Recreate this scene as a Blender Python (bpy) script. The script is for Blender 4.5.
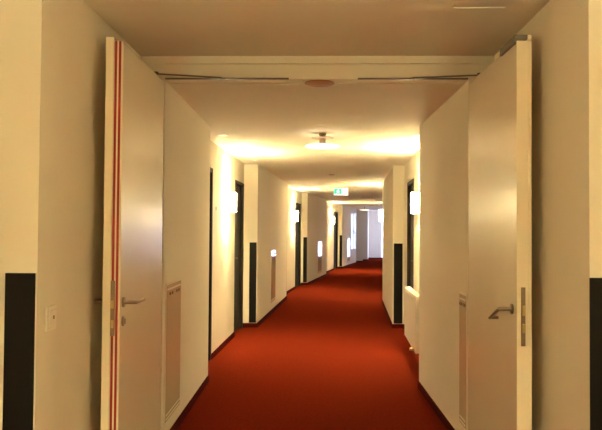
import bpy, bmesh, math
from mathutils import Vector, Matrix

for o in list(bpy.data.objects):
    bpy.data.objects.remove(o)
SC = bpy.context.scene
COL = SC.collection
R = math.radians

# ------------------------------------------------------------ camera
EYE = 1.45
cam_d = bpy.data.cameras.new('camera')
cam = bpy.data.objects.new('camera', cam_d)
COL.objects.link(cam)
SC.camera = cam
cam_d.sensor_fit = 'HORIZONTAL'
cam_d.sensor_width = 36.0
cam_d.lens = 36.0 * 640.0 / 602.0
cam_d.clip_start = 0.02
cam.location = (0, 0, EYE)
cam.matrix_world = (Matrix.Translation((0, 0, EYE)) @ Matrix.Rotation(R(1.70), 4, 'Z')
                    @ Matrix.Rotation(R(90 + 1.34), 4, 'X') @ Matrix.Rotation(R(0.42), 4, 'Z'))

# ------------------------------------------------------------ view, world, exposure
SC.view_settings.view_transform = 'Standard'
SC.view_settings.look = 'None'
SC.view_settings.gamma = 1.0
SC.view_settings.use_curve_mapping = False
SC.view_settings.exposure = 2.38
SC.cycles.use_denoising = True
SC.cycles.max_bounces = 16
SC.cycles.diffuse_bounces = 10
SC.cycles.sample_clamp_indirect = 6.0
SCONCE_POWER = 14.0
BULB_POWER = 215.0
LAMP_RGB = (1.0, 0.83, 0.43)
SKY_RGB = (0.55, 0.62, 1.0)
SKY_POWER = 1.9
w = bpy.data.worlds.new('sky')
SC.world = w
w.use_nodes = True
w.node_tree.nodes['Background'].inputs['Color'].default_value = (*SKY_RGB, 1)
w.node_tree.nodes['Background'].inputs['Strength'].default_value = SKY_POWER

# ------------------------------------------------------------ materials
def mat(name, rgb, rough=0.6, metal=0.0, noise=0.0, nscale=20.0, bump=0.0, bscale=60.0, spec=0.5, coat=0.0,
        emit=None, estr=0.0):
    m = bpy.data.materials.new(name)
    m.use_nodes = True
    nt = m.node_tree
    b = nt.nodes['Principled BSDF']
    b.inputs['Base Color'].default_value = (*rgb, 1)
    b.inputs['Roughness'].default_value = rough
    b.inputs['Metallic'].default_value = metal
    b.inputs['Specular IOR Level'].default_value = spec
    b.inputs['Coat Weight'].default_value = coat
    tc = nt.nodes.new('ShaderNodeTexCoord')
    if noise:
        n = nt.nodes.new('ShaderNodeTexNoise')
        n.inputs['Scale'].default_value = nscale
        n.inputs['Detail'].default_value = 5
        nt.links.new(tc.outputs['Object'], n.inputs['Vector'])
        r = nt.nodes.new('ShaderNodeValToRGB')
        r.color_ramp.elements[0].position = 0.3
        r.color_ramp.elements[1].position = 0.7
        r.color_ramp.elements[0].color = (*[c * (1 - noise) for c in rgb], 1)
        r.color_ramp.elements[1].color = (*[min(1, c * (1 + noise)) for c in rgb], 1)
        nt.links.new(n.outputs['Fac'], r.inputs['Fac'])
        nt.links.new(r.outputs['Color'], b.inputs['Base Color'])
    if bump:
        n2 = nt.nodes.new('ShaderNodeTexNoise')
        n2.inputs['Scale'].default_value = bscale
        n2.inputs['Detail'].default_value = 3
        nt.links.new(tc.outputs['Object'], n2.inputs['Vector'])
        bp = nt.nodes.new('ShaderNodeBump')
        bp.inputs['Strength'].default_value = bump
        bp.inputs['Distance'].default_value = 0.004
        nt.links.new(n2.outputs['Fac'], bp.inputs['Height'])
        nt.links.new(bp.outputs['Normal'], b.inputs['Normal'])
    if emit:
        b.inputs['Emission Color'].default_value = (*emit, 1)
        b.inputs['Emission Strength'].default_value = estr
    return m

M = {
    'wall': mat('wall_paint', (0.74, 0.69, 0.58), 0.75, noise=0.012, nscale=1.2, bump=0.12, bscale=220, spec=0.3),
    'ceiling': mat('ceiling_paint', (0.72, 0.66, 0.55), 0.8, noise=0.01, nscale=1.0, spec=0.3),
    'carpet': mat('red_carpet', (0.114, 0.0125, 0.0048), 1.0, noise=0.16, nscale=45, bump=0.5, bscale=350, spec=0.0),
    'base': mat('red_baseboard', (0.06, 0.003, 0.0015), 0.9, noise=0.1, nscale=60, spec=0.03),
    'door': mat('cream_lacquer', (0.72, 0.65, 0.52), 0.27, spec=0.7, noise=0.01, nscale=3),
    'edge': mat('door_edge_cream', (0.78, 0.71, 0.54), 0.5, noise=0.01, nscale=8),
    'seal': mat('red_seal', (0.30, 0.012, 0.006), 0.6, noise=0.05, nscale=40),
    'steel': mat('brushed_steel', (0.27, 0.215, 0.15), 0.28, metal=1.0, noise=0.06, nscale=90),
    'dsteel': mat('dark_steel', (0.13, 0.105, 0.08), 0.4, metal=0.6, noise=0.06, nscale=90),
    'black': mat('black_panel_laminate', (0.005, 0.004, 0.0035), 0.6, noise=0.1, nscale=30, spec=0.12),
    'ddoor': mat('dark_stained_door', (0.012, 0.008, 0.006), 0.5, noise=0.2, nscale=12, spec=0.25),
    'dframe': mat('dark_door_frame', (0.016, 0.011, 0.008), 0.55, noise=0.1, nscale=12, spec=0.25),
    'panel': mat('glossy_panel_enamel', (0.72, 0.62, 0.47), 0.06, noise=0.01, nscale=4, spec=0.7, coat=0.2),
    'pframe': mat('panel_frame_enamel', (0.72, 0.66, 0.54), 0.35, noise=0.01, nscale=4),
    'slot': mat('vent_slot_shadow_gap', (0.25, 0.2, 0.14), 0.8, noise=0.05, nscale=30),
    'white': mat('white_plastic', (0.78, 0.74, 0.64), 0.4, noise=0.01, nscale=10),
    'rad': mat('radiator_enamel', (0.80, 0.77, 0.70), 0.35, noise=0.01, nscale=10),
    'wframe': mat('window_frame_paint', (0.75, 0.75, 0.75), 0.4, noise=0.01, nscale=10),
    'brass': mat('brass_plate', (0.55, 0.42, 0.18), 0.3, metal=1.0, noise=0.05, nscale=40),
    'shade': mat('opal_glass_lit', (0.9, 0.85, 0.75), 0.4, noise=0.01, nscale=10, emit=LAMP_RGB, estr=SCONCE_POWER),
    'bulb': mat('lamp_diffuser_lit', (0.9, 0.85, 0.75), 0.4, noise=0.01, nscale=10, emit=LAMP_RGB, estr=BULB_POWER),
    'disc': mat('lamp_disc_lit', (0.9, 0.9, 0.85), 0.4, noise=0.01, nscale=10, emit=(1.0, 0.84, 0.6), estr=0.6),
    'lens': mat('downlight_lens_lit', (0.9, 0.85, 0.7), 0.3, noise=0.01, nscale=10, emit=(1.0, 0.8, 0.5), estr=0.6),
    'green': mat('sign_green_lit', (0.0, 0.30, 0.16), 0.5, noise=0.01, nscale=10, emit=(0.0, 0.42, 0.24), estr=0.28),
    'signw': mat('sign_white_lit', (0.8, 0.85, 0.85), 0.5, noise=0.01, nscale=10, emit=(0.85, 0.95, 1.0), estr=0.25),
    'bronze': mat('bronze_grille', (0.34, 0.15, 0.07), 0.45, noise=0.03, nscale=60),
    'tan': mat('tan_metal', (0.34, 0.25, 0.15), 0.45, metal=0.3, noise=0.03, nscale=60),
    'greymetal': mat('grey_metal', (0.15, 0.13, 0.10), 0.45, metal=0.4, noise=0.05, nscale=60),
    'grey': mat('grey_plastic', (0.35, 0.34, 0.33), 0.5, noise=0.02, nscale=10),
}
gl = bpy.data.materials.new('window_glass')
gl.use_nodes = True
_nt = gl.node_tree
_nt.nodes.remove(_nt.nodes['Principled BSDF'])
_t = _nt.nodes.new('ShaderNodeBsdfTransparent')
_g = _nt.nodes.new('ShaderNodeBsdfGlossy')
_g.inputs['Roughness'].default_value = 0.02
_f = _nt.nodes.new('ShaderNodeFresnel')
_f.inputs['IOR'].default_value = 1.15
_x = _nt.nodes.new('ShaderNodeMixShader')
_nt.links.new(_f.outputs[0], _x.inputs[0])
_nt.links.new(_t.outputs[0], _x.inputs[1])
_nt.links.new(_g.outputs[0], _x.inputs[2])
_nt.links.new(_x.outputs[0], _nt.nodes['Material Output'].inputs['Surface'])
M['glass'] = gl

# ------------------------------------------------------------ mesh helpers
class MB:
    def __init__(self):
        self.bm = bmesh.new()

    def box(self, x0, x1, y0, y1, z0, z1, bev=0.0, T=None):
        r = bmesh.ops.create_cube(self.bm, size=1.0)
        vs = r['verts']
        for v in vs:
            v.co = Vector(((x0 + x1) / 2 + v.co.x * (x1 - x0), (y0 + y1) / 2 + v.co.y * (y1 - y0),
                           (z0 + z1) / 2 + v.co.z * (z1 - z0)))
        if T is not None:
            for v in vs:
                v.co = T @ v.co
        if bev:
            es = list({e for v in vs for e in v.link_edges})
            bmesh.ops.bevel(self.bm, geom=es, offset=bev, segments=2, affect='EDGES', profile=0.5)
        return self

    def tube(self, pts, rad, seg=14, caps=True):
        pts = [Vector(p) for p in pts]
        rings = []
        for i, p in enumerate(pts):
            if i == 0:
                t = pts[1] - p
            elif i == len(pts) - 1:
                t = p - pts[i - 1]
            else:
                t = (pts[i + 1] - p).normalized() + (p - pts[i - 1]).normalized()
            t.normalize()
            up = Vector((0, 0, 1)) if abs(t.z) < 0.9 else Vector((1, 0, 0))
            a = t.cross(up).normalized()
            b = t.cross(a).normalized()
            r = rad[i] if isinstance(rad, (list, tuple)) else rad
            rings.append([self.bm.verts.new(p + a * r * math.cos(2 * math.pi * k / seg)
                                            + b * r * math.sin(2 * math.pi * k / seg)) for k in range(seg)])
        for i in range(len(rings) - 1):
            for k in range(seg):
                self.bm.faces.new((rings[i][k], rings[i][(k + 1) % seg], rings[i + 1][(k + 1) % seg], rings[i + 1][k]))
        if caps:
            self.bm.faces.new(rings[0])
            self.bm.faces.new(rings[-1])
        return self

    def lathe(self, prof, c=(0, 0, 0), seg=40, axis='Z'):
        c = Vector(c)
        rings = []
        for r, z in prof:
            ring = []
            for k in range(seg):
                a = 2 * math.pi * k / seg
                p = Vector((r * math.cos(a), r * math.sin(a), z))
                if axis == 'Y':
                    p = Vector((p.x, p.z, p.y))
                elif axis == 'X':
                    p = Vector((p.z, p.x, p.y))
                ring.append(self.bm.verts.new(c + p))
            rings.append(ring)
        for i in range(len(rings) - 1):
            for k in range(seg):
                self.bm.faces.new((rings[i][k], rings[i][(k + 1) % seg], rings[i + 1][(k + 1) % seg], rings[i + 1][k]))
        self.bm.faces.new(rings[0])
        self.bm.faces.new(rings[-1])
        return self

    def prism(self, poly, y0, y1):
        """poly in (x,z), extruded along y."""
        a = [self.bm.verts.new((x, y0, z)) for x, z in poly]
        b = [self.bm.verts.new((x, y1, z)) for x, z in poly]
        n = len(poly)
        for i in range(n):
            self.bm.faces.new((a[i], a[(i + 1) % n], b[(i + 1) % n], b[i]))
        self.bm.faces.new(a)
        self.bm.faces.new(b)
        return self

    def slab(self, poly, z0, z1):
        a = [self.bm.verts.new((x, y, z0)) for x, y in poly]
        b = [self.bm.verts.new((x, y, z1)) for x, y in poly]
        n = len(poly)
        for i in range(n):
            self.bm.faces.new((a[i], a[(i + 1) % n], b[(i + 1) % n], b[i]))
        self.bm.faces.new(a)
        self.bm.faces.new(b)
        return self

    def build(self, name, m, parent=None, smooth=False):
        bmesh.ops.recalc_face_normals(self.bm, faces=self.bm.faces)
        me = bpy.data.meshes.new(name)
        self.bm.to_mesh(me)
        self.bm.free()
        me.materials.append(M[m])
        if smooth:
            for p in me.polygons:
                p.use_smooth = True
            try:
                me.set_sharp_from_angle(angle=R(40))
            except Exception:
                pass
        o = bpy.data.objects.new(name, me)
        COL.objects.link(o)
        if parent:
            o.parent = parent
        return o


def empty(name, loc, rz=0.0):
    o = bpy.data.objects.new(name, None)
    o.empty_display_size = 0.05
    COL.objects.link(o)
    o.location = loc
    o.rotation_euler = (0, 0, rz)
    return o


def tag(o, label=None, cat=None, group=None, kind=None):
    if label: o['label'] = label
    if cat: o['category'] = cat
    if group: o['group'] = group
    if kind: o['kind'] = kind
    return o


def copy_tree(o, parent=None):
    c = o.copy()
    COL.objects.link(c)
    c.parent = parent
    for ch in list(o.children):
        copy_tree(ch, c)
    return c

# ------------------------------------------------------------ plan of the corridor: it bends gently to the right
HN = 2.59      # ceiling of the near stretch
HC = 2.43      # ceiling beyond the header
D0 = 4.17      # plane of the door header
LEFT = [(-1.10, -4.2), (-1.10, -0.9), (-1.40, -0.9), (-1.40, 2.67), (-1.190, 2.67), (-1.190, D0), (-1.026, D0),
        (-1.057, 6.1), (-1.233, 6.1), (-1.134, 9.52), (-0.93, 9.52), (-0.696, 13.5), (-0.85, 13.5), (-0.485, 16.9),
        (-0.33, 16.9), (0.21, 20.5), (0.03, 20.5), (0.70, 24.6), (0.863, 24.6), (1.60, 28.2), (1.52, 28.25),
        (1.60, 29.4), (1.97, 29.4), (2.02, 30.9), (2.30, 30.9), (2.52, 33.0), (4.75, 33.0)]
RIGHT = [(1.10, -4.2), (1.10, -0.9), (1.37, -0.9), (1.37, 2.71), (1.126, 2.71), (1.126, D0), (0.961, D0),
         (0.925, 5.98), (1.12, 5.98), (1.26, 9.6), (1.09, 9.6), (1.272, 13.0), (1.29, 13.0), (1.80, 16.9),
         (1.70, 16.9), (2.20, 20.5), (2.36, 20.5), (3.02, 24.6), (2.86, 24.6), (3.62, 28.2), (4.6, 30.6), (4.75, 33.2)]
# openings: segment index -> list of (d0, d1, z0, z1)
DH = 2.13
OPEN_L = {8: [(6.20, 7.12, 0, DH), (8.68, 9.46, 0, DH)],
          12: [(13.62, 14.45, 0, DH), (15.80, 16.72, 0, DH)],
          16: [(20.62, 21.5, 0, DH), (23.45, 24.45, 0, DH)],
          18: [(26.70, 28.18, 0.64, 2.20)],
          25: [(3.13, 4.60, 0.06, 2.32)]}
OPEN_R = {8: [(8.30, 9.12, 0, DH)],
          20: [(31.3, 32.95, 0.3, 2.3)],
          12: [(15.7, 16.6, 0, DH)]}
WT = 0.16


def seg_frame(line, i, d):
    (x0, y0), (x1, y1) = line[i], line[i + 1]
    t = (d - y0) / (y1 - y0) if abs(y1 - y0) > .001 else (d - x0) / (x1 - x0)   # along x on a cross wall
    return Vector((x0 + (x1 - x0) * t, y0 + (y1 - y0) * t, 0)), Vector((x1 - x0, y1 - y0, 0)).normalized()


def on_wall(side, i, d, z=0.0):
    """location and rotation with local +Y pointing into the corridor"""
    line = LEFT if side == 'L' else RIGHT
    p, t = seg_frame(line, i, d)
    n = Vector((t.y, -t.x, 0)) if side == 'L' else Vector((-t.y, t.x, 0))
    p.z = z
    return p, math.atan2(n.y, n.x) - math.pi / 2


def build_wall(name, side):
    line = LEFT if side == 'L' else RIGHT
    ops = OPEN_L if side == 'L' else OPEN_R
    mb = MB()
    P = [Vector((x, y, 0)) for x, y in line]
    T = [(P[i + 1] - P[i]).normalized() for i in range(len(P) - 1)]
    sg = 1 if side == 'L' else -1
    N = [Vector((-t.y * sg, t.x * sg, 0)) for t in T]
    O = []                                     # mitred outer outline
    for i, p in enumerate(P):
        if i == 0: O.append(p + N[0] * WT)
        elif i == len(P) - 1: O.append(p + N[-1] * WT)
        else:
            m = (N[i - 1] + N[i])
            O.append(p + m * (WT / (1 + N[i - 1].dot(N[i]))))
    for i in range(len(P) - 1):
        H = 2.75 if i < 6 else HC + 0.1
        def piece(p, q, po, qo, z0, z1):
            mb.slab([(v.x, v.y) for v in (p, q, qo, po)], z0, z1)
        cur, curo = P[i], O[i]
        for (d0, d1, z0, z1) in sorted(ops.get(i, [])):
            p, _ = seg_frame(line, i, d0); q, _ = seg_frame(line, i, d1)
            po, qo = p + N[i] * WT, q + N[i] * WT
            piece(cur, p, curo, po, 0, H)
            if z0 > 0: piece(p, q, po, qo, 0, z0)
            piece(p, q, po, qo, z1, H)
            cur, curo = q, qo
        piece(cur, P[i + 1], curo, O[i + 1], 0, H)
    return tag(mb.build(name, 'wall'), kind='structure')


build_wall('wall_left', 'L')
build_wall('wall_right', 'R')
tag(MB().box(-1.3, 1.3, -4.35, -4.2, 0, 2.75).build('wall_back', 'wall'), kind='structure')
tag(MB().box(-2.0, 5.2, -4.4, 34.9, -0.1, 0.0).build('floor', 'carpet'), kind='structure')
mb = MB()
mb.box(-1.7, 1.7, -4.4, D0, HN, HN + 0.12)
mb.box(-1.7, 5.2, D0 + 0.1, 34.9, HC, HC + 0.2)
tag(mb.build('ceiling', 'ceiling'), kind='structure')
# header over the double doors: plaster strip above, lacquered door frame below a fine joint
tag(MB().box(-1.186, 1.122, D0 - .004, D0 + 0.1, 2.540, HN - .0005).build('wall_header', 'wall'), kind='structure')
mb = MB()
mb.box(-1.188, 1.124, D0 - 0.012, D0 + 0.1, HC + 0.004, 2.534, 0.002)
tag(mb.build('trim_1', 'wall'), kind='structure')

# baseboards
def baseboard(name, side):
    line = LEFT if side == 'L' else RIGHT
    ops = OPEN_L if side == 'L' else OPEN_R
    mb = MB()
    for i in range(3, len(line) - 1):
        a = Vector((*line[i], 0)); b = Vector((*line[i + 1], 0))
        if (b - a).length < 0.1: continue
        t = (b - a).normalized()
        inn = Vector((t.y, -t.x, 0)) if side == 'L' else Vector((-t.y, t.x, 0))
        def piece(p, q):
            poly = [p - inn * .002, q - inn * .002, q + inn * .012, p + inn * .012]
            mb.slab([(v.x, v.y) for v in poly], 0.0, 0.062)
        cur = a
        for (d0, d1, z0, z1) in sorted(ops.get(i, [])):
            if z0 > 0: continue
            p, _ = seg_frame(line, i, d0); q, _ = seg_frame(line, i, d1)
            piece(cur, p); cur = q
        piece(cur, b)
    return tag(mb.build(name, 'base'), kind='structure')


baseboard('baseboard_left', 'L')
baseboard('baseboard_right', 'R')

# ------------------------------------------------------------ room doors (dark) in the recesses
def room_door(n, side, seg, k, label):
    d0, d1, z0, z1 = sorted((OPEN_L if side == 'L' else OPEN_R)[seg])[k]
    p0, rz = on_wall(side, seg, d0)
    p1, _ = on_wall(side, seg, d1)
    wdt = (p1 - p0).length
    c = (p0 + p1) / 2
    e = empty('door_%d' % n, c, rz)
    tag(e, label, 'door', kind='structure')
    h = wdt / 2
    mb = MB()
    mb.box(-h, -h + .05, -.12, .006, 0, z1, .003)
    mb.box(h - .05, h, -.12, .006, 0, z1, .003)
    mb.box(-h + .05, h - .05, -.12, .006, z1 - .05, z1, .003)
    mb.build('door_frame', 'dframe', e)
    lf = MB()
    lf.box(-h + .052, h - .052, -.085, -.04, .006, z1 - .052, .003)
    leaf = lf.build('door_leaf', 'ddoor', e)
    s = -1 if side == 'L' else 1
    hx = (h - .12) * -s
    hb = MB()
    hb.lathe([(0.001, -.04), (.026, -.04), (.026, -.033), (.001, -.033)], (hx, 0, 1.05), 24, 'Y')
    hb.tube([(hx, -.035, 1.05), (hx, -.008, 1.05), (hx + .010 * s, .0, 1.05), (hx + .12 * s, .0, 1.05)], .009)
    hb.build('handle', 'steel', leaf, True)
    return e


room_door(1, 'L', 8, 0, 'dark room door seen edge-on just past the corner beyond the open left leaf')
room_door(2, 'L', 8, 1, 'dark room door in the first left recess, beside the large glowing sconce')
room_door(3, 'L', 12, 0, 'dark room door at the near end of the second left recess')
room_door(4, 'L', 12, 1, 'dark room door past the sconce in the second left recess')
room_door(5, 'L', 16, 0, 'dark room door at the near end of the third left recess')
room_door(6, 'L', 16, 1, 'dark room door past the sconce in the third, farthest left recess')
room_door(7, 'R', 8, 0, 'tall dark door on the right wall behind the white radiator and sconce')
room_door(8, 'R', 12, 0, 'dark room door in the second right recess')

# ------------------------------------------------------------ windows with daylight
def window(n, side, seg, k, label):
    d0, d1, z0, z1 = sorted((OPEN_L if side == 'L' else OPEN_R)[seg])[k]
    p0, rz = on_wall(side, seg, d0)
    p1, _ = on_wall(side, seg, d1)
    h = (p1 - p0).length / 2
    c = (p0 + p1) / 2
    e = empty('window_%d' % n, (c.x, c.y, z0), rz)
    tag(e, label, 'window', kind='structure')
    H = z1 - z0
    mb = MB()
    f = .035
    mb.box(-h, -h + f, -.06, .004, 0, H, .004)
    mb.box(h - f, h, -.06, .004, 0, H, .004)
    mb.box(-h + f, h - f, -.06, .004, 0, f, .004)
    mb.box(-h + f, h - f, -.06, .004, H - f, H, .004)
    mb.box(-.025, .025, -.055, .002, f, H - f, .004)
    mb.build('window_frame', 'wframe', e)
    MB().box(-h + f, h - f, -.020, -.014, f, H - f).build('window_pane', 'glass', e)
    for s in (-1, 1):
        hb = MB()
        hb.box(.15 * s - .016, .15 * s + .016, -.013, -.004, H / 2 - .04, H / 2 + .04, .003)
        hb.tube([(.15 * s, -.01, H / 2), (.15 * s, .03, H / 2), (.15 * s, .03, H / 2 - .12)], .014)
        hb.build('handle', 'dsteel', e, True)
    # light portal for the sky behind the pane
    ld = bpy.data.lights.new('daylight_portal', 'AREA')
    ld.shape = 'RECTANGLE'; ld.size = 2 * h; ld.size_y = H
    ld.cycles.is_portal = True
    lo = bpy.data.objects.new('daylight_portal', ld)
    COL.objects.link(lo)
    out = Matrix.Rotation(rz, 4, 'Z') @ Vector((0, -.13, 0))
    inn = -out.normalized()
    lo.location = Vector((c.x, c.y, z0 + H / 2)) + out
    lo.rotation_euler = inn.to_track_quat('-Z', 'Y').to_euler()
    return e


window(1, 'L', 18, 0, 'pale blue daylit two-sash window on the left wall near the corridor end')
window(2, 'L', 25, 0, 'tall bright window in the end wall of the corridor')
window(3, 'R', 20, 0, 'added unseen side window on the right, lighting the corridor end')  # out of view, added to bring daylight onto the end wall

# ------------------------------------------------------------ the big double doors, both held open
LW = 0.915
def fire_door(n, hinge, lead, side, thick, label):
    s = 1 if side == 'L' else -1
    hv = Vector((*hinge, 0)); lv = Vector((*lead, 0))
    t = lv - hv
    wdt = t.length
    rz = math.atan2(t.y, t.x)
    e = empty('door_%d' % n, hv, rz)          # local x: hinge -> leading edge; s*y: into the corridor
    tag(e, label, 'door', kind='structure')
    zt = 2.415
    mb = MB()
    def bx(x0, x1, a, b, z0, z1, bev, m=mb):
        m.box(x0, x1, min(a * s, b * s), max(a * s, b * s), z0, z1, bev)
    return e, s, wdt, zt, bx

# left leaf: stepped edge with two red seals
e, s, wd, zt, bx = fire_door(9, (-1.026, 4.14), (-1.014, 3.235), 'L', .088,
                             'open cream fire door leaf on the left with two red edge stripes')
mb = MB()
bx(0, wd - .003, -.046, 0, .008, zt, .003, mb)
bx(.02, wd + .004, -.088, -.0462, .008, zt + .018, .003, mb)
leafL = mb.build('door_leaf', 'door', e)
mb = MB()
bx(wd + .0042, wd + .007, -.087, -.047, .010, zt + .017, 0, mb)
bx(wd - .0028, wd + .001, -.0455, -.001, .010, zt - .001, 0, mb)
tag(mb.build('edge_strip', 'edge', e), 'pale cream leading edge')
for (a, b) in ((-.043, -.031), (-.022, -.010)):
    m_ = MB(); bx(wd - .002, wd + .0035, a, b, .02, zt - .002, .0008, m_)
    tag(m_.build('edge_seal', 'seal', e), 'red sealing strip')
m_ = MB()
bx(wd + .002, wd + .0055, -.048, -.024, .905, 1.185, .001, m_)
lp = m_.build('lock_plate', 'steel', e)
m_ = MB()
bx(wd + .004, wd + .014, -.044, -.028, 1.045, 1.085, .003, m_)
bx(wd + .004, wd + .007, -.043, -.029, .945, .985, .001, m_)
tag(m_.build('latch_bolt', 'brass', lp), 'brass-coloured bolt')
def lever(parent, xh, z, s, yo, droop, ret, sgn=1):
    """lever handle; yo = face offset, sgn=+1 corridor side"""
    g = s * sgn
    hb = MB()
    hb.lathe([(.001, 0), (.027, 0), (.027, .007 * g), (.022, .010 * g), (.001, .010 * g)], (xh, yo * s, z), 28, 'Y')
    L = .155
    ny = .068
    p = [(xh, yo * s, z), (xh, yo * s + (ny - .012) * g, z), (xh - .004, yo * s + (ny - .003) * g, z),
         (xh - .014, yo * s + ny * g, z - .014 * droop), (xh - L, yo * s + ny * g, z - L * droop)]
    if ret:
        p += [(xh - L - .006, yo * s + (ny - .006) * g, z - L * droop), (xh - L - .006, yo * s + (ny - .045) * g, z - L * droop)]
    hb.tube(p, .0095, 16)
    return hb.build('lever_handle', 'steel', parent, True)
lever(e, wd - .055, 1.07, s, 0, 0.0, False)
lb = MB()
xh = wd - .055
lb.lathe([(.001, 0), (.027, 0), (.027, -.006), (.001, -.006)], (xh, -.088, 1.07), 28, 'Y')
lb.tube([(xh, -.088, 1.07), (xh, -.140, 1.07), (xh - .012, -.146, 1.07), (xh - .11, -.141, 1.07)], .0085, 16)
lb.build('lever_handle', 'steel', e, True)
kb = MB()
kb.lathe([(.001, 0), (.026, 0), (.026, .006), (.020, .009), (.001, .009)], (wd - .055, 0, .972), 28, 'Y')
kb.box(wd - .060, wd - .050, .008, .016, .958, .988, .002)
kb.build('keyhole_rose', 'steel', e, True)

# right leaf
e, s, wd, zt, bx = fire_door(10, (0.952, 4.14), (0.974, 3.200), 'R', .075,
                             'open cream fire door leaf on the right with a steel coordinator on top')
mb = MB()
zt = 2.402
bx(0, wd - .001, -.058, 0, .008, zt, .003, mb)
bx(.02, wd - .004, -.075, -.0582, .008, zt, .003, mb)
mb.build('door_leaf', 'door', e)
mb = MB()
bx(wd - .0008, wd + .002, -.057, -.001, .010, zt - .001, 0, mb)
bx(wd - .0038, wd - .001, -.074, -.059, .010, zt - .001, 0, mb)
tag(mb.build('edge_strip', 'edge', e), 'pale cream leading edge')
m_ = MB()
bx(wd + .0015, wd + .0045, -.042, -.020, .885, 1.175, .001, m_)
lp = m_.build('lock_plate', 'steel', e)
for (z0, z1) in ((1.035, 1.085), (.95, .995)):
    m_ = MB(); bx(wd + .003, wd + .010, -.038, -.026, z0, z1, .002, m_)
    tag(m_.build('latch_bolt', 'brass', lp), 'brass-coloured bolt')
lever(e, wd - .068, 1.060, s, 0, .42, True)
m_ = MB()
bx(wd - .235, wd + .018, -.050, .014, zt + .0005, zt + .026, .004, m_)
bx(wd - .235, wd + .002, .0006, .014, zt - .016, zt + .0004, .002, m_)
bx(wd - .235, wd - .06, -.040, -.014, zt + .028, zt + .033, .002, m_)
tag(m_.build('coordinator', 'greymetal', e), 'grey steel coordinator box on the top corner')
m_ = MB(); bx(wd - .010, wd + .016, -.070, -.0505, zt + .0005, zt + .026, .006, m_)
m_.build('end_cap', 'edge', e)

# closer arms and the slide rail on the header
def closer(x0, y0, z0, x1, label):
    mb = MB()
    mb.tube([(x0, y0, z0), (x1, D0 - .046, HC + .006)], .0052, 10)
    mb.lathe([(.001, -.006), (.014, -.006), (.014, .012), (.001, .012)], (x0, y0, z0), 20)
    o = mb.build('door_closer_arm', 'dsteel', None, True)
    tag(o, label, 'door closer', 'closer arms over the double doors')
closer(-1.035, 3.97, 2.424, -.645, 'thin steel closer arm from left door leaf to header rail')
closer(.985, 3.99, 2.421, .59, 'thin steel closer arm from right door leaf to header rail')
def slide_rail(x0, x1, xs, label):
    mb = MB()
    mb.box(x0, x1, D0 - .036, D0 - .0125, HC + .001, HC + .0075, .001)
    mb.box(x0, x1, D0 - .024, D0 - .0125, HC + .008, HC + .012, .0005)
    mb.box(xs - .02, xs + .02, D0 - .039, D0 - .013, HC - .002, HC + .010, .003)
    tag(mb.build('closer_slide_rail', 'dsteel'), label, 'door rail', 'slide rails on the door header')
slide_rail(-1.02, -.21, -.645, 'slim dark slide rail on the left half of the door header')
slide_rail(.24, .95, .59, 'slim dark slide rail on the right half of the door header')

# ------------------------------------------------------------ wall fittings
def dark_panel(x0, x1, d, label):
    c = (x0 + x1) / 2; h = (x1 - x0) / 2
    e = MB().box(-h, h, -.012, -.001, .07, 1.26, .0015).build('corner_panel', 'black')
    e.location = (c, d, 0)
    tag(e, label, 'wall panel', 'black panels on the recess ends')
dark_panel(-1.322, -1.196, 2.67, 'large black panel on the left wall end nearest the camera')
dark_panel(1.124, 1.290, 2.71, 'large black panel on the right wall end nearest the camera')
dark_panel(-1.045, -.940, 9.52, 'black panel on the column after the first left recess door')
dark_panel(-.435, -.335, 16.9, 'black panel on the column after the second left recess door')
dark_panel(.755, .857, 24.6, 'smallest, farthest black panel on a left column')
dark_panel(1.105, 1.235, 9.6, 'black panel on the column behind the white radiator')


def vent_panel(side, seg, d0, d1, z0, z1, label):
    p0, rz = on_wall(side, seg, d0)
    p1, _ = on_wall(side, seg, d1)
    c = (p0 + p1) / 2
    h = (p1 - p0).length / 2
    e = empty('service_panel', (c.x, c.y, z0), rz)
    tag(e, label, 'wall panel', 'glossy service panels along the walls')
    H = z1 - z0
    f = .014
    mb = MB()
    mb.box(-h, -h + f, .0005, .006, 0, H, .001)
    mb.box(h - f, h, .0005, .006, 0, H, .001)
    mb.box(-h + f, h - f, .0005, .006, 0, f, .001)
    mb.box(-h + f, h - f, .0005, .008, H - f, H, .002)
    mb.build('panel_frame', 'wall', e)
    MB().box(-h + f, h - f, .0005, .005, f, H - f, .001).build('panel_plate', 'panel', e)
    for zz in (H - f - .03, f + .018, f + .045):
        MB().box(-h + f + .02, h - f - .02, .0052, .0085, zz - .006, zz + .006, .002).build('vent_slot', 'wall', e)
    for q in (-.6, -.3, .25, .55):
        m2 = MB()
        m2.lathe([(.001, .005), (.011, .005), (.011, .012), (.007, .015), (.001, .015)], (q * h, 0, H - f - .062), 16, 'Y')
        m2.build('screw', 'steel', e, True)


vent_panel('L', 6, 4.25, 4.76, .14, 1.085, 'large glossy service panel beside the open left fire door')
vent_panel('L', 10, 11.03, 11.65, .17, 1.10, 'glossy service panel on the wall past the first left recess')
vent_panel('L', 14, 18.72, 19.48, .17, 1.12, 'bluish reflecting service panel on the wall past the second left recess')
vent_panel('L', 18, 25.75, 26.45, .17, 1.14, 'farthest bluish service panel, before the daylit left window')
vent_panel('R', 6, 4.19, 4.41, .15, 1.04, 'narrow service panel on the right wall behind the open right leaf')


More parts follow.
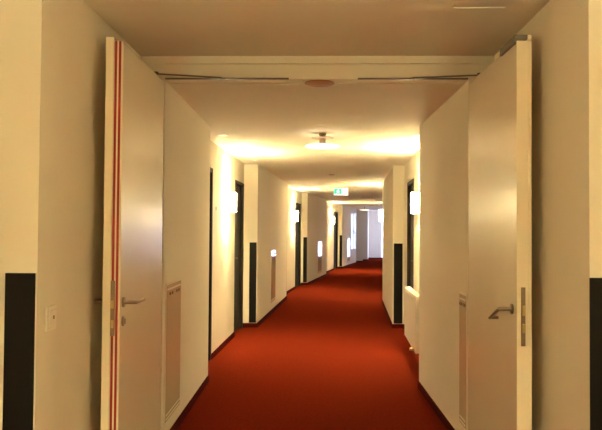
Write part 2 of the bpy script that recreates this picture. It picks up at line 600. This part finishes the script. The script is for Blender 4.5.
def sconce_master():
    e = empty('wall_sconce', (0, 0, 0))
    MB().box(-.06, .06, .0, .022, -.10, .10, .003).build('back_plate', 'white', e)
    m = MB()
    m.box(-.10, .10, .109, .115, -.125, .110, .001)
    m.box(-.10, .10, .022, .028, -.125, .110, .001)
    m.box(-.10, -.094, .028, .109, -.125, .110, .001)
    m.box(.094, .10, .028, .109, -.125, .110, .001)
    m.build('lamp_shade', 'shade', e)
    MB().box(-.090, .090, .032, .105, -.100, .088, .004).build('light_bulb', 'bulb', e, True)
    return e


SM = None
def sconce(side, seg, d, z, label, push=0.0):
    global SM
    p, rz = on_wall(side, seg, d, z)
    if SM is None:
        SM = sconce_master(); o = SM
    else:
        o = copy_tree(SM)
    o.location = p; o.rotation_euler = (0, 0, rz)
    tag(o, label, 'sconce', 'glowing box sconces in the recesses')


sconce('L', 8, 8.00, 1.80, 'glowing sconce in the first left recess, largest on the left')
sconce('L', 12, 15.35, 1.79, 'glowing sconce in the second left recess')
sconce('L', 16, 22.7, 1.80, 'glowing sconce in the third, farthest left recess')
sconce('R', 8, 7.45, 1.78, 'glowing sconce above the white radiator')
sconce('R', 12, 13.55, 1.78, 'smaller glowing sconce at the bend on the right, past the radiator')
sconce('R', 16, 22.5, 1.80, 'glowing sconce in the third right recess')
sconce('L', 2, 0.6, 1.80, 'glowing sconce in the left recess beside the camera')
sconce('R', 2, 0.85, 1.80, 'glowing sconce in the right recess beside the camera')

# switch
p, rz = on_wall('L', 4, 2.802, 1.055)
e = empty('light_switch', p, rz)
tag(e, 'cream switch plate with small key slot on near left wall', 'switch')
MB().box(-.052, .052, .0, .010, -.055, .055, .004).build('switch_plate', 'white', e)
m = MB().box(-.034, .034, .010, .017, -.036, .036, .003).build('rocker', 'white', e)
MB().box(-.010, .006, .017, .0185, -.006, .010, .001).build('key_slot', 'slot', m)

# small brass plate by the first recess door
p, rz = on_wall('L', 8, 7.33, 1.69)
m = MB().box(-.025, .025, 0, .006, -.02, .02, .002).build('room_plate', 'grey')
m.location = p; m.rotation_euler = (0, 0, rz)
tag(m, 'tiny grey plate beside the first left recess door', 'sign')

# radiator
p, rz = on_wall('R', 8, 7.37, 0.16)
e = empty('radiator', p, rz)
tag(e, 'white panel radiator below the right sconce', 'radiator')
h = .60
mb = MB()
mb.box(-h, h, .125, .140, .0, .585, .004)
mb.box(-h, h, .075, .088, .0, .585, .004)
for k in range(24):
    x = -h + .04 + k * (2 * h - .08) / 23
    mb.box(x - .012, x + .012, .139, .1425, .03, .55, .001)
mb.build('radiator_panel', 'rad', e)
mb = MB()
mb.box(-h, h, .075, .141, .588, .600, .003)
for k in range(30):
    x = -h + .03 + k * (2 * h - .06) / 29
    mb.box(x - .004, x + .004, .08, .136, .600, .604)
mb.build('top_grille', 'rad', e)
for sgn in (-1, 1):
    MB().box(sgn * h - .004, sgn * h + .004, .07, .143, .005, .595, .002).build('side_cover', 'rad', e)
    MB().box(sgn * .42 - .015, sgn * .42 + .015, .0, .075, .05, .55, .002).build('bracket', 'rad', e)
mb = MB()
mb.tube([(-.50, .06, .03), (-.50, .06, -.15)], .009)
mb.tube([(-.44, .06, .03), (-.44, .06, -.15)], .009)
mb.build('pipe', 'rad', e, True)
MB().lathe([(.001, .143), (.016, .143), (.018, .165), (.013, .19), (.001, .19)], (-.50, 0, .03), 18, 'Y').build('valve', 'brass', e, True)

# ------------------------------------------------------------ ceiling fittings
def pendant(x, y, label, rad=.175):
    e = empty('disc_lamp', (x, y, HC))
    tag(e, label, 'ceiling lamp', 'disc lamps hanging from the ceiling')
    MB().lathe([(.001, 0), (.040, 0), (.034, -.022), (.012, -.034), (.001, -.034)], seg=28).build('ceiling_mount', 'tan', e, True)
    MB().lathe([(.001, -.048), (.115, -.048), (.115, -.051), (.001, -.051)], seg=40).build('trim_disc', 'tan', e, True)
    MB().tube([(0, 0, -.03), (0, 0, -.12)], .016).build('stem', 'tan', e, True)
    MB().lathe([(.001, -.062), (.032, -.058), (.032, -.108), (.020, -.114), (.001, -.114)], seg=24).build('knuckle', 'tan', e, True)
    MB().lathe([(.001, -.124), (rad * .9, -.124), (rad, -.130), (rad, -.137), (rad * .96, -.140), (.001, -.140)], seg=48).build('lamp_disc', 'disc', e, True)


pendant(.02, 6.46, 'flat glowing disc lamp on a short stem, nearer one')
pendant(1.85, 26.6, 'far disc lamp glowing near the corridor end', .20)

def detector(x, y, label, r=.10):
    e = empty('ceiling_speaker', (x, y, HC))
    tag(e, label, 'ceiling speaker', 'flush round brown ceiling fittings')
    MB().lathe([(.001, 0), (r, 0), (r, -.004), (r * .95, -.007), (.001, -.007)], seg=36).build('rim', 'bronze', e, True)
    MB().lathe([(.001, -.0072), (r * .86, -.0072), (r * .6, -.012), (.001, -.014)], seg=36).build('grille', 'bronze', e, True)
detector(-.008, 4.245, 'flat reddish-brown round fitting just beyond the door header')
detector(.20, 11.28, 'small round brown fitting mid-corridor before the exit sign', .055)

DL = None
def downlight(x, y, label):
    global DL
    if DL is None:
        DL = empty('downlight', (0, 0, 0))
        MB().lathe([(.030, 0), (.045, 0), (.045, -.006), (.030, -.006)], seg=28).build('trim_ring', 'white', DL, True)
        MB().lathe([(.001, -.001), (.031, -.001), (.031, -.005), (.001, -.009)], seg=28).build('lens', 'lens', DL, True)
        o = DL
    else:
        o = copy_tree(DL)
    o.location = (x, y, HC)
    tag(o, label, 'downlight', 'small recessed downlights')
downlight(-1.02, 6.6, 'tiny downlight at the start of the first left recess')
downlight(-.92, 8.96, 'tiny downlight over the door of the first left recess')
downlight(.985, 6.55, 'tiny downlight above the right wall, over the radiator')
downlight(-.34, 16.1, 'tiny downlight over the door of the second left recess')
downlight(.73, 22.5, 'tiny downlight in the third left recess')
downlight(1.62, 22.8, 'tiny far downlight at the middle of the ceiling')

# exit sign
e = empty('exit_sign', (.472, 14.6, 2.245))
e.rotation_euler = (0, 0, 0)
tag(e, 'green and white running-man exit sign hanging below the ceiling', 'exit sign')
MB().box(-.165, .165, 0, .04, 0, .165, .004).build('sign_housing', 'grey', e)
MB().box(-.158, .158, -.004, -.0002, .006, .159).build('sign_face', 'signw', e)
MB().box(-.150, .020, -.007, -.0042, .014, .151).build('sign_field', 'green', e)
mb = MB()
def P(*pts): mb.prism([(x * 1.0, z) for x, z in pts], -.010, -.0072)
mb.lathe([(.001, -.010), (.011, -.010), (.011, -.0072), (.001, -.0072)], (-.058, 0, .128), 16, 'Y')
P((-.075, .113), (-.050, .116), (-.058, .075), (-.080, .072))
P((-.052, .113), (-.026, .092), (-.030, .086), (-.056, .102))
P((-.076, .112), (-.100, .100), (-.098, .085), (-.090, .086), (-.090, .096), (-.072, .102))
P((-.062, .078), (-.036, .068), (-.036, .036), (-.046, .036), (-.048, .060), (-.072, .070))
P((-.080, .076), (-.066, .074), (-.088, .040), (-.118, .034), (-.118, .043), (-.094, .049))
mb.box(-.150, .020, -.010, -.0072, .014, .026)
mb.build('running_figure', 'signw', e)
mb = MB()
mb.box(.040, .046, -.007, -.0042, .03, .145)
mb.box(.105, .111, -.007, -.0042, .03, .145)
mb.box(.040, .111, -.007, -.0042, .139, .145)
mb.box(.046, .052, -.007, -.0042, .07, .10)
tag(mb.build('door_symbol', 'green', e), 'green door outline')
for x in (-.11, .11):
    MB().tube([(x, .02, .165), (x, .02, HC - 2.245)], .005).build('hanger', 'grey', e, True)

# ceiling hatch in the near stretch
e = MB().box(-.14, .14, -.55, .545, -.004, -.0005, .001).build('ceiling_hatch', 'ceiling')
e.location = (.80, 2.70, HN)
tag(e, 'flush ceiling hatch with thin bright edge above the right leaf', 'hatch')
MB().box(-.13, .13, .5455, .551, -.008, -.0005, .001).build('edge_strip', 'white', e)
